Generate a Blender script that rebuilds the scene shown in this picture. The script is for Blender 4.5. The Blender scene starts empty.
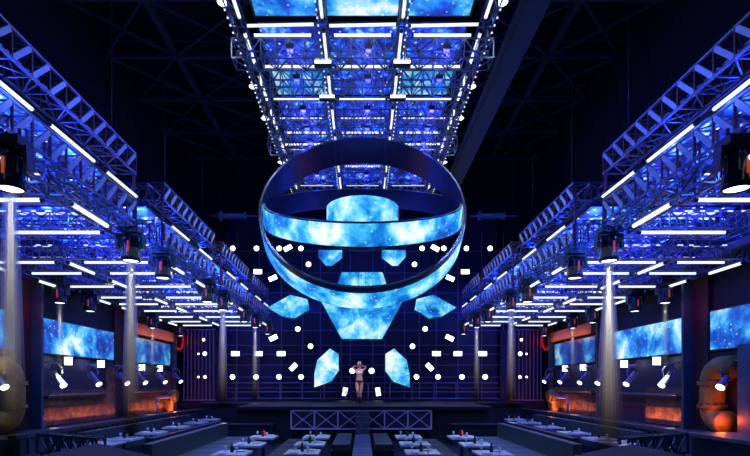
import bpy, math, random
from mathutils import Vector, Matrix
random.seed(7)
PI = math.pi
S = bpy.context.scene
C = S.collection

# ---------------- camera, world, exposure ----------------
CZ = 2.2
cam_d = bpy.data.cameras.new('camera'); cam = bpy.data.objects.new('camera', cam_d); C.objects.link(cam)
cam.location = (0, 0, CZ); cam.rotation_euler = (PI/2, 0, 0)
cam_d.lens = 24.0; cam_d.sensor_width = 36.0
cam_d.shift_x = 12.5/750; cam_d.shift_y = 157/750
cam_d.clip_end = 200
S.camera = cam
w = bpy.data.worlds.new('world'); S.world = w; w.use_nodes = True
w.node_tree.nodes['Background'].inputs[0].default_value = (0.002, 0.004, 0.016, 1)
w.node_tree.nodes['Background'].inputs[1].default_value = 0.6
S.view_settings.view_transform = 'Standard'; S.view_settings.look = 'None'
S.view_settings.exposure = 0.0; S.view_settings.gamma = 1.0
S.view_settings.use_curve_mapping = False
S.cycles.max_bounces = 5; S.cycles.diffuse_bounces = 2; S.cycles.glossy_bounces = 3
S.cycles.volume_bounces = 0; S.cycles.sample_clamp_indirect = 2.0
S.cycles.use_denoising = True

BLUE = (0.012, 0.05, 1.0)
def lamp(kind, loc, energy, col, parent=None, radius=0.15, rot=None, angle=None, blend=0.4, size=None):
    d = bpy.data.lights.new('lamp_light', kind); d.energy = energy; d.color = col
    if kind in ('POINT', 'SPOT'): d.shadow_soft_size = radius
    if kind == 'SPOT': d.spot_size = angle; d.spot_blend = blend
    if kind == 'AREA':
        d.shape = 'RECTANGLE'; d.size, d.size_y = size
    o = bpy.data.objects.new('lamp_light', d); C.objects.link(o); o.location = loc
    if rot: o.rotation_euler = rot
    if parent: o.parent = parent
    return o

# ---------------- materials ----------------
def mat(name, col, rough=0.5, metal=0.0, spec=0.5, noise=0.0, nscale=8.0, bump=0.0):
    m = bpy.data.materials.new(name); m.use_nodes = True
    nt = m.node_tree; b = nt.nodes['Principled BSDF']
    b.inputs['Base Color'].default_value = (*col, 1); b.inputs['Roughness'].default_value = rough
    b.inputs['Metallic'].default_value = metal; b.inputs['Specular IOR Level'].default_value = spec
    if noise or bump:
        tc = nt.nodes.new('ShaderNodeTexCoord'); n = nt.nodes.new('ShaderNodeTexNoise')
        n.inputs['Scale'].default_value = nscale; n.inputs['Detail'].default_value = 5
        nt.links.new(tc.outputs['Object'], n.inputs['Vector'])
        if noise:
            r = nt.nodes.new('ShaderNodeValToRGB')
            r.color_ramp.elements[0].position = 0.3; r.color_ramp.elements[1].position = 0.7
            r.color_ramp.elements[0].color = (*[c*(1-noise) for c in col], 1)
            r.color_ramp.elements[1].color = (*[min(1, c*(1+noise)) for c in col], 1)
            nt.links.new(n.outputs['Fac'], r.inputs['Fac']); nt.links.new(r.outputs['Color'], b.inputs['Base Color'])
        if bump:
            bp = nt.nodes.new('ShaderNodeBump'); bp.inputs['Strength'].default_value = bump
            nt.links.new(n.outputs['Fac'], bp.inputs['Height']); nt.links.new(bp.outputs['Normal'], b.inputs['Normal'])
    return m
def emit(name, col, strength, sample=True):
    m = bpy.data.materials.new(name); m.use_nodes = True
    b = m.node_tree.nodes['Principled BSDF']
    b.inputs['Base Color'].default_value = (0.02, 0.02, 0.02, 1)
    b.inputs['Emission Color'].default_value = (*col, 1); b.inputs['Emission Strength'].default_value = strength
    if not sample: m.cycles.emission_sampling = 'NONE'
    return m
def galaxy(name, stops, strength, scale=0.8, seed=0.0, stars=0.5, sample=True, starscale=9):
    """picture of a nebula shown on an LED wall"""
    m = bpy.data.materials.new(name); m.use_nodes = True
    nt = m.node_tree; b = nt.nodes['Principled BSDF']
    b.inputs['Base Color'].default_value = (0.01, 0.012, 0.02, 1); b.inputs['Roughness'].default_value = 0.4
    g = nt.nodes.new('ShaderNodeNewGeometry'); mp = nt.nodes.new('ShaderNodeMapping')
    mp.inputs['Location'].default_value = (seed*3.1, seed*1.7, seed*2.3)
    nt.links.new(g.outputs['Position'], mp.inputs['Vector'])
    n = nt.nodes.new('ShaderNodeTexNoise'); n.inputs['Scale'].default_value = scale; n.inputs['Detail'].default_value = 9
    n.inputs['Roughness'].default_value = 0.62; n.inputs['Distortion'].default_value = 0.25
    nt.links.new(mp.outputs['Vector'], n.inputs['Vector'])
    r = nt.nodes.new('ShaderNodeValToRGB'); cr = r.color_ramp
    while len(cr.elements) < len(stops): cr.elements.new(0.5)
    for e, (p, c) in zip(cr.elements, stops): e.position = p; e.color = (*c, 1)
    nt.links.new(n.outputs['Fac'], r.inputs['Fac'])
    v = nt.nodes.new('ShaderNodeTexVoronoi'); v.inputs['Scale'].default_value = starscale
    nt.links.new(mp.outputs['Vector'], v.inputs['Vector'])
    vr = nt.nodes.new('ShaderNodeValToRGB')
    vr.color_ramp.elements[0].position = 0.06; vr.color_ramp.elements[0].color = (1, 1, 1, 1)
    vr.color_ramp.elements[1].position = 0.22; vr.color_ramp.elements[1].color = (0, 0, 0, 1)
    nt.links.new(v.outputs['Distance'], vr.inputs['Fac'])
    mx = nt.nodes.new('ShaderNodeMix'); mx.data_type = 'RGBA'; mx.blend_type = 'ADD'
    mx.inputs['Factor'].default_value = stars
    nt.links.new(r.outputs['Color'], mx.inputs[6]); nt.links.new(vr.outputs['Color'], mx.inputs[7])
    nt.links.new(mx.outputs[2], b.inputs['Emission Color']); b.inputs['Emission Strength'].default_value = strength
    if not sample: m.cycles.emission_sampling = 'NONE'
    return m

M = {}
M['steel'] = mat('truss_steel_bluelit', (0.13, 0.15, 0.24), 0.3, 0.6, noise=0.3, nscale=20)  # bluish tint carries part of the rigs' blue light
M['darksteel'] = mat('dark_steel', (0.05, 0.055, 0.08), 0.4, 0.4)
M['plate'] = mat('truss_plate', (0.45, 0.52, 0.66), 0.4, 0.3)
M['redpost'] = mat('oxide_red_post', (0.16, 0.03, 0.03), 0.6)
M['black'] = mat('black_housing', (0.012, 0.012, 0.018), 0.35)
M['blackglass'] = mat('dark_gloss', (0.02, 0.03, 0.06), 0.15)
M['tube'] = emit('led_tube_white', (0.80, 0.87, 1.0), 1.35)
M['pixel'] = emit('led_pixel', (0.55, 0.66, 1.0), 1.6, False)
M['lens'] = emit('lit_lens', (0.9, 0.94, 1.0), 4.0, False)
M['bluelens'] = emit('blue_lens', (0.08, 0.05, 1.0), 1.6, False)
M['amber'] = emit('amber_display', (1.0, 0.10, 0.015), .4, False)
M['neonred'] = emit('red_neon', (1.0, 0.02, 0.02), 0.45)
M['blueled'] = emit('blue_led_strip', (0.01, 0.03, 0.8), 0.7)
M['wall'] = mat('black_wall', (0.012, 0.014, 0.028), 0.8, noise=0.4, nscale=2, bump=0.2)
M['ceil'] = mat('black_ceiling', (0.012, 0.012, 0.02), 0.9)
M['beam'] = mat('roof_beam', (0.06, 0.075, 0.12), 0.6)
M['floor'] = mat('dark_floor', (0.022, 0.026, 0.045), 0.22, noise=0.3, nscale=3, bump=0.05)
M['step'] = mat('step_cladding', (0.06, 0.08, 0.10), 0.45, noise=0.4, nscale=6)
M['pillar'] = mat('pillar_blue_lit', (0.04, 0.07, 0.12), 0.5, noise=0.2, nscale=3)  # blue light on the pillar faces is mixed into this colour
M['redwall'] = mat('maroon_wall', (0.05, 0.012, 0.018), 0.7, noise=0.4, nscale=3)
M['soffit'] = mat('soffit_orange_lit', (0.35, 0.16, 0.06), 0.7)  # orange light on the soffit is put into this colour
M['stage'] = mat('stage_deck', (0.01, 0.01, 0.025), 0.6, spec=.2)
M['pipegrid'] = mat('grid_pipe', (0.20, 0.16, 0.36), 0.4, 0.3)
M['frontpipe_lit'] = mat('front_lattice_pipe_lit', (0.50, 0.42, 0.70), 0.45)  # brighter copy of the grid pipe, light put into its colour
M['panel'] = mat('navy_panel', (0.016, 0.018, 0.065), 0.55, noise=0.3, nscale=1)
M['sofa'] = mat('slate_leather', (0.045, 0.07, 0.085), 0.45, noise=0.2, nscale=10, bump=0.1)
M['sofadark'] = mat('navy_leather', (0.010, 0.014, 0.04), 0.45, noise=0.2, nscale=10, bump=0.1)
M['cloth'] = mat('pale_tabletop', (0.74, 0.78, 0.85), 0.3)
M['china'] = mat('white_china', (0.9, 0.9, 0.92), 0.2)
M['glass'] = mat('dark_bottle', (0.04, 0.06, 0.05), 0.1)
M['pipe'] = mat('yellow_pipe', (0.26, 0.17, 0.03), 0.5, noise=0.4, nscale=4, bump=0.15)
M['ringmetal'] = mat('ring_metal', (0.035, 0.045, 0.12), 0.32, 0.5)
M['yoke'] = mat('blue_grey_yoke', (0.16, 0.20, 0.42), 0.4, 0.3)
M['skin'] = mat('skin', (0.62, 0.36, 0.27), 0.5)
M['hair'] = mat('blonde_hair', (0.62, 0.42, 0.16), 0.5, noise=0.3, nscale=30)
M['white'] = mat('white_fabric', (0.75, 0.75, 0.78), 0.7)
M['darkfab'] = mat('dark_fabric', (0.03, 0.02, 0.04), 0.6)
M['redglass'] = emit('red_table_lamp', (1.0, 0.03, 0.02), 0.9, False)
# rusty wall panel
def rust():
    m = mat('rusty_panel', (0.2, 0.1, 0.06), 0.75)
    nt = m.node_tree; b = nt.nodes['Principled BSDF']
    tc = nt.nodes.new('ShaderNodeTexCoord'); n = nt.nodes.new('ShaderNodeTexNoise'); n.inputs['Scale'].default_value = 3.5
    n.inputs['Detail'].default_value = 10; n.inputs['Roughness'].default_value = 0.75
    nt.links.new(tc.outputs['Object'], n.inputs['Vector'])
    r = nt.nodes.new('ShaderNodeValToRGB'); cr = r.color_ramp; cr.elements.new(0.5)
    for e, (p, c) in zip(cr.elements, [(0.35, (0.03, 0.03, 0.05)), (0.5, (0.16, 0.08, 0.05)), (0.68, (0.40, 0.20, 0.10))]):
        e.position = p; e.color = (*c, 1)
    nt.links.new(n.outputs['Fac'], r.inputs['Fac']); nt.links.new(r.outputs['Color'], b.inputs['Base Color'])
    bp = nt.nodes.new('ShaderNodeBump'); bp.inputs['Strength'].default_value = 0.4
    nt.links.new(n.outputs['Fac'], bp.inputs['Height']); nt.links.new(bp.outputs['Normal'], b.inputs['Normal'])
    return m
M['rust'] = rust()
sky_stops = [(0.33, (0.003, 0.015, 0.20)), (0.43, (0.006, 0.09, 0.60)), (0.50, (0.02, 0.34, 0.92)), (0.56, (0.20, 0.68, 1.0)), (0.64, (0.9, 0.98, 1.0))]
ring_stops = [(0.34, (0.003, 0.07, 0.40)), (0.43, (0.008, 0.22, 0.75)), (0.50, (0.05, 0.50, 0.92)), (0.56, (0.28, 0.78, 1.0)), (0.64, (0.88, 0.98, 1.0))]
deep_stops = [(0.38, (0.0, 0.002, 0.03)), (0.47, (0.002, 0.012, 0.28)), (0.54, (0.008, 0.04, 0.85)), (0.60, (0.02, 0.22, 1.0)), (0.68, (0.5, 0.8, 1.0))]
M['galaxy'] = galaxy('galaxy_picture', sky_stops, 1.0, 0.75, 1.0, 0.6, starscale=6)
M['galaxydim'] = galaxy('galaxy_picture_dim', [(p+.06, c) for p, c in sky_stops], 0.6, 0.8, 4.0, 0.4, starscale=6)
M['ringgalaxy'] = galaxy('ring_picture', ring_stops, 1.08, 1.0, 2.0, 0.5, starscale=6)
M['polygalaxy'] = galaxy('polygon_picture', [(p-.01, c) for p, c in ring_stops], 1.0, 1.0, 5.0, 0.4, starscale=6)
M['teal'] = galaxy('teal_picture', ring_stops, 0.7, 1.2, 8.0, 0.4, starscale=6)
M['deep'] = galaxy('deep_blue_picture', deep_stops, 2.3, 2.4, 3.0, 0.9, starscale=5)
M['deep2'] = galaxy('deep_blue_picture_far', deep_stops, 1.3, 1.8, 6.0, 0.7, starscale=5)

# ---------------- mesh builder ----------------
class MB:
    def __init__(s): s.v = []; s.f = []; s.m = []; s.mats = []; s.smooth = []
    def mi(s, name):
        if name not in s.mats: s.mats.append(name)
        return s.mats.index(name)
    def add(s, vs, fs, m, smooth=False):
        o = len(s.v); s.v += [tuple(v) for v in vs]; i = s.mi(m)
        for f in fs: s.f.append([o+k for k in f]); s.m.append(i); s.smooth.append(smooth)
        return s
    def box(s, c, d, m):
        x, y, z = c; a, b, h = d[0]/2, d[1]/2, d[2]/2
        vs = [(x+i*a, y+j*b, z+k*h) for i in (-1, 1) for j in (-1, 1) for k in (-1, 1)]
        return s.add(vs, [(0,1,3,2), (4,6,7,5), (0,4,5,1), (2,3,7,6), (0,2,6,4), (1,5,7,3)], m)
    def bb(s, x0, x1, y0, y1, z0, z1, m):
        return s.box(((x0+x1)/2, (y0+y1)/2, (z0+z1)/2), (abs(x1-x0), abs(y1-y0), abs(z1-z0)), m)
    def frame(s, a, b):
        a = Vector(a); b = Vector(b); d = (b-a).normalized()
        u = Vector((0, 0, 1)) if abs(d.z) < 0.9 else Vector((0, 1, 0))
        p = d.cross(u).normalized(); q = p.cross(d).normalized()
        return a, b, p, q
    def bar(s, a, b, w, m, h=None):
        a, b, p, q = s.frame(a, b); h = h or w
        vs = [e+p*i*w/2+q*j*h/2 for e in (a, b) for i, j in ((-1, -1), (1, -1), (1, 1), (-1, 1))]
        return s.add(vs, [(0,1,2,3), (7,6,5,4), (0,4,5,1), (1,5,6,2), (2,6,7,3), (3,7,4,0)], m)
    def tube(s, a, b, r, m, n=8, r2=None, cap=True):
        a, b, p, q = s.frame(a, b); r2 = r if r2 is None else r2
        vs = [e+(p*math.cos(t)+q*math.sin(t))*rr for e, rr in ((a, r), (b, r2)) for t in [2*PI*k/n for k in range(n)]]
        fs = [(k, (k+1) % n, n+(k+1) % n, n+k) for k in range(n)]
        s.add(vs, fs, m, True)
        if cap: s.add([vs[k] for k in range(n)], [tuple(range(n))][::-1], m); s.add([vs[n+k] for k in range(n)], [tuple(range(n-1, -1, -1))], m)
        return s
    def lathe(s, prof, c, m, n=20, axis='z'):
        vs = []; k = len(prof)
        for t in [2*PI*i/n for i in range(n)]:
            for r, z in prof:
                p = (r*math.cos(t), r*math.sin(t), z) if axis == 'z' else (r*math.cos(t), -z, r*math.sin(t))
                vs.append((c[0]+p[0], c[1]+p[1], c[2]+p[2]))
        fs = [(i*k+j, ((i+1) % n)*k+j, ((i+1) % n)*k+j+1, i*k+j+1) for i in range(n) for j in range(k-1)]
        return s.add(vs, fs, m, True)
    def path(s, pts, rs, m, n=12):
        pts = [Vector(p) for p in pts]; rings = []
        for i, p in enumerate(pts):
            d = (pts[min(i+1, len(pts)-1)]-pts[max(i-1, 0)]).normalized()
            u = Vector((1, 0, 0)) if abs(d.x) < 0.9 else Vector((0, 0, 1))
            a = d.cross(u).normalized(); b = a.cross(d)
            r = rs[i] if isinstance(rs, (list, tuple)) else rs
            rings.append([p+(a*math.cos(t)+b*math.sin(t))*r for t in [2*PI*k/n for k in range(n)]])
        vs = [v for r in rings for v in r]
        fs = [(i*n+k, i*n+(k+1) % n, (i+1)*n+(k+1) % n, (i+1)*n+k) for i in range(len(pts)-1) for k in range(n)]
        fs += [tuple(range(n)), tuple(range((len(pts)-1)*n, len(pts)*n))]
        return s.add(vs, fs, m, True)
    def obj(s, name, parent=None, loc=(0, 0, 0), rot=None):
        me = bpy.data.meshes.new(name); me.from_pydata(s.v, [], s.f)
        for n in s.mats: me.materials.append(M[n])
        me.polygons.foreach_set('material_index', s.m); me.polygons.foreach_set('use_smooth', s.smooth); me.update()
        o = bpy.data.objects.new(name, me); C.objects.link(o); o.location = loc
        if rot: o.rotation_euler = rot
        if parent: o.parent = parent
        return o
def tag(o, label=None, cat=None, group=None, kind=None):
    for k, v in (('label', label), ('category', cat), ('group', group), ('kind', kind)):
        if v: o[k] = v
    return o
def thing(name, label, cat, loc=(0, 0, 0), group=None, rot=None):
    o = bpy.data.objects.new(name, None); C.objects.link(o); o.location = loc; o.empty_display_size = 0.1
    if rot: o.rotation_euler = rot
    return tag(o, label, cat, group)
KIDS = {}
def copy_tree(o, parent=None):
    c = o.copy(); C.objects.link(c); c.parent = parent
    for ch in o.children: copy_tree(ch, c)
    return c
def place(proto, used, loc, label, group, rot=None):
    if used[0]: o = copy_tree(proto)
    else: o = proto; used[0] = True
    o.location = loc; tag(o, label, None, group)
    if rot: o.rotation_euler = rot
    return o
def px(x, Y): return (x-362.5)*Y/500
def hz(y, Y): return CZ+(385-y)*Y/500
ORD = ['first', 'second', 'third', 'fourth', 'fifth', 'sixth', 'seventh', 'eighth', 'ninth', 'tenth', 'eleventh', 'twelfth']

# ---------------- room shell ----------------
WX = 9.9
def struct(name, mb, label=None): return tag(mb.obj(name), label, None, None, 'structure')
struct('floor', MB().bb(-WX-.3, WX+.3, -1, 28.4, -.2, 0, 'floor'))
struct('wall_back', MB().bb(-WX-.3, WX+.3, 28.2, 28.5, 0, 16, 'wall'))
for s, nm in ((-1, 'wall_left'), (1, 'wall_right')):
    mb = MB().bb(s*WX, s*(WX+.3), -1, 28.2, 0, 16, 'wall')
    struct(nm, mb)
ce = struct('ceiling', MB().bb(-WX-.3, WX+.3, -1, 28.5, 15.6, 16, 'ceil'))
def lattice(mb, a, b, h, seg, m, t=0.08):
    a = Vector(a); b = Vector(b); up = Vector((0, 0, h))
    mb.bar(a, b, t, m); mb.bar(a+up, b+up, t, m)
    for i in range(seg):
        p = a+(b-a)*i/seg; q = a+(b-a)*(i+1)/seg
        mb.bar(p, p+up, t*.6, m); mb.bar(p if i % 2 else p+up, q+up if i % 2 else q, t*.6, m)
    mb.bar(b, b+up, t*.6, m)
for k in range(6):
    Y = 13.5+k*2.9
    mb = MB(); mb.bar((-WX, Y, 14.9), (WX, Y, 14.9), .16, 'beam')
    mb.bar((-WX, Y, 15.5), (WX, Y, 15.5), .10, 'beam')
    mb.obj('roof_beam', ce)
for s in (-1, 1):
    mb = MB()
    for X in (3.6, 7.2): mb.bar((s*X, 5, 15.0), (s*X, 28, 15.0), .22, 'beam')
    mb.obj('roof_girder', ce)
    mb = MB()
    for k in range(5):
        Y0 = 13.5+k*2.9
        for X0, X1 in ((.0, 3.6), (3.6, 7.2), (7.2, 9.9)):
            mb.bar((s*X0, Y0, 14.9), (s*X1, Y0+2.9, 14.9), .09, 'beam'); mb.bar((s*X1, Y0, 14.9), (s*X0, Y0+2.9, 14.9), .09, 'beam')
    mb.obj('roof_brace', ce)
# long boxed beam on the right of the centre rig
mb = MB().bb(4.05, 4.5, 5, 27, 11.6, 12.0, 'beam').bb(4.5, 4.62, 5, 27, 11.6, 12.1, 'beam').bb(3.93, 4.05, 5, 27, 11.75, 11.85, 'beam')
tr = thing('roof_track', 'long dark blue boxed beam running overhead on the right of the centre rig', 'beam', (0, 0, 0))
mb.obj('beam_box', tr)
mb = MB()
for Y in (8, 14, 20, 26): mb.bar((4.3, Y, 12), (4.3, Y, 15.6), .06, 'beam')
mb.obj('hanger_rod', tr)

# ---- side platforms, wall cladding ----
def sx(s, X): return s*X
trim_n = 0
def trim(mb):
    global trim_n; trim_n += 1
    return struct('trim_%d' % trim_n, mb)
BAYS = [(8.6, 14.15), (15.2, 19.75), (20.9, 25.5)]
for s in (-1, 1):
    side = 'left' if s < 0 else 'right'
    mb = MB().bb(s*8.3, s*WX, 11.9, 26, 0, .9, 'step')
    mb.bb(s*8.25, s*8.45, 11.9, 26, .9, 1.0, 'step').bb(s*7.7, s*8.3, 11.9, 26, 0, .45, 'step')
    for k in range(40): mb.bb(s*8.28, s*8.24, 12+k*.35, 12.05+k*.35, .5, .9, 'darksteel')
    trim(mb)
    for i, (y0, y1) in enumerate(BAYS):
        # recessed rusty cladding below each screen
        mb = MB().bb(s*9.82, s*WX, y0, y1, .9, 3.1, 'panel' if not (i == 0) else 'wall')
        if i == 0: pass
        elif s < 0:
            mb.bb(s*9.76, s*9.82, y0, y1, .92, 2.05, 'rust'); mb.bb(s*9.74, s*9.82, y1-.75, y1-.05, .92, 2.9, 'rust')
        else:
            mb.bb(s*9.76, s*9.82, y0, y0+(y1-y0)*.45 if i == 1 else y1, .92, 2.1, 'rust')
        trim(mb)
        if i:
            mb = MB().bb(s*9.62, s*9.76, y0+.1, y1-.9, 1.78, 1.86, 'darksteel').bb(s*9.7, s*9.76, y0+.1, y1-.9, 1.48, 1.56, 'darksteel')
            mb.tube((s*9.6, y0+.1, 1.9), (s*9.6, y1-.9, 1.9), .03, 'steel')
            for q in (y0+.3, (y0+y1-.8)/2, y1-1.1): mb.bar((s*9.6, q, 1.9), (s*9.78, q, 1.8), .04, 'darksteel')
            tag(mb.obj('wall_rail'), 'dark metal handrail along the rusty %s wall, %s bay' % (side, ['', 'nearer', 'farther'][i]), 'rail', 'wall rails')
            # uplight trough washing the cladding orange
            t = thing('floor_uplight', 'low trough light washing the %s wall orange, %s bay' % (side, ['', 'nearer', 'farther'][i]), 'light', (s*9.60, (y0+y1)/2, .9), 'orange wall uplights')
            ln = (y1-y0)*(.92 if (s < 0 or i == 2) else .42)
            cy = 0 if (s < 0 or i == 2) else -(y1-y0)*.27
            MB().bb(-.07, .07, cy-ln/2, cy+ln/2, 0, .05, 'black').bb(-s*.03-.04, -s*.03+.04, cy-ln/2, cy+ln/2, .05, .06, 'black').obj('housing', t)
            MB().bb(-.03, .03, cy-ln/2, cy+ln/2, .05, .058, 'amber').obj('light_strip', t)
            l = lamp('AREA', (0, cy, .12), 24, (1.0, 0.26, 0.05), t, rot=(0, PI-s*.25, 0), size=(.06, ln))
    # maroon piers, camera-side faces coloured with the blue light they catch
    for i, (y0, y1) in enumerate(((14.15, 15.2), (19.75, 20.9), (25.5, 26.3))):
        p = struct('pillar', MB().bb(s*9.78, s*WX, y0, y1, .9, 5.4, 'redwall'))
        fy = (14.75, 20.45, 25.62)[i]
        MB().bb(s*(9.47, 9.6, 9.55)[i], s*9.8, fy, fy+.1, .9, 5.4, 'pillar').obj('pillar_face', p)
    # soffit over the screens
    mb = MB().bb(s*9.0, s*WX, 8, 26.2, 5.5, 5.7, 'darksteel')
    trim(mb)
    mb = MB().bb(s*9.6, s*WX, 21.0, 25.5, 4.38, 4.85, 'soffit'); trim(mb)  # orange-lit patch built as a coloured box
    lamp('AREA', (s*9.3, 23.2, 4.4), 9, (1.0, 0.25, 0.03), None, rot=(0, -s*PI*.62, 0), size=(.1, 4))
    lamp('POINT', (s*9.3, 14.5, 4.4), 3, (1.0, 0.05, 0.03), None, .1)
    # wall screens
    for i, (y0, y1) in enumerate(BAYS):
        t = thing('wall_screen', 'galaxy video screen on the %s wall, %s' % (side, ['nearest the camera', 'middle of the three', 'farthest from the camera'][i]), 'screen', (s*9.8, (y0+y1)/2, 3.72), 'wall video screens')
        hl = (y1-y0)/2-.08
        MB().bb(-s*.02, s*.08, -hl, hl, -.56, .56, 'black').obj('frame', t)
        MB().bb(-s*.035, -s*.02, -hl+.03, hl-.03, -.53, .53, 'galaxydim' if i == 2 else 'galaxy').obj('screen_face', t)

# ---------------- truss helpers ----------------
def truss(mb, a, b, w=.4, h=.4, seg=8, t=.035, chord='steel', brace='steel', fins=None, post=None):
    """box truss between two points, w wide, h high"""
    a = Vector(a); b = Vector(b); d = (b-a).normalized()
    up = Vector((0, 0, 1)) if abs(d.z) < .9 else Vector((1, 0, 0))
    p = d.cross(up).normalized()*w/2; q = up*h/2
    cs = [(-1, -1), (1, -1), (1, 1), (-1, 1)]
    for i, j in cs: mb.bar(a+p*i+q*j, b+p*i+q*j, t, chord)
    for k in range(seg+1):
        c = a+(b-a)*k/seg
        for e in range(4):
            i, j = cs[e]; i2, j2 = cs[(e+1) % 4]
            vert = e in (1, 3)
            mb.bar(c+p*i+q*j, c+p*i2+q*j2, t*(.9 if vert else .7), post if (post and vert) else brace)
        if k < seg:
            c2 = a+(b-a)*(k+1)/seg
            for sgn in (-1, 1):
                lo = c+p*sgn-q; hi = c+p*sgn+q; lo2 = c2+p*sgn-q; hi2 = c2+p*sgn+q
                if fins and sgn == fins: mb.bar(lo, hi2, .03, 'plate', .08)
                elif k % 2: mb.bar(lo, hi2, t*.75, brace)
                else: mb.bar(hi, lo2, t*.75, brace)
            lo = c-p-q if k % 2 else c+p-q; lo2 = c2+p-q if k % 2 else c2-p-q
            mb.bar(lo, lo2, t*.6, brace)
            mb.bar(lo+q*2, lo2+q*2, t*.6, brace)
    return mb
def ledtube(a, b, parent, r=.032):
    mb = MB(); a = Vector(a); b = Vector(b); d = (b-a).normalized()
    mb.tube(a, b, r, 'tube', 6)
    for e, g in ((a, -1), (b, 1)): mb.tube(e, e+d*g*.05, r*1.25, 'black', 6)
    return mb.obj('led_tube', parent)
def added_washlight(loc, parent, energy, col=BLUE, face=(0, -1, 0)):  # small pod added around a point lamp to light the trusses blue
    x, y, z = loc
    mb = MB().box((x, y, z+.06), (.2, .2, .12), 'black').box((x, y-.005, z-.01), (.16, .16, .03), 'bluelens')
    mb.tube((x, y, z+.12), (x, y, z+.3), .02, 'black')
    o = mb.obj('added_wash_light', parent)
    if energy: lamp('POINT', (x, y, z-.1), energy, col, parent, .12)
    return o

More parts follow.
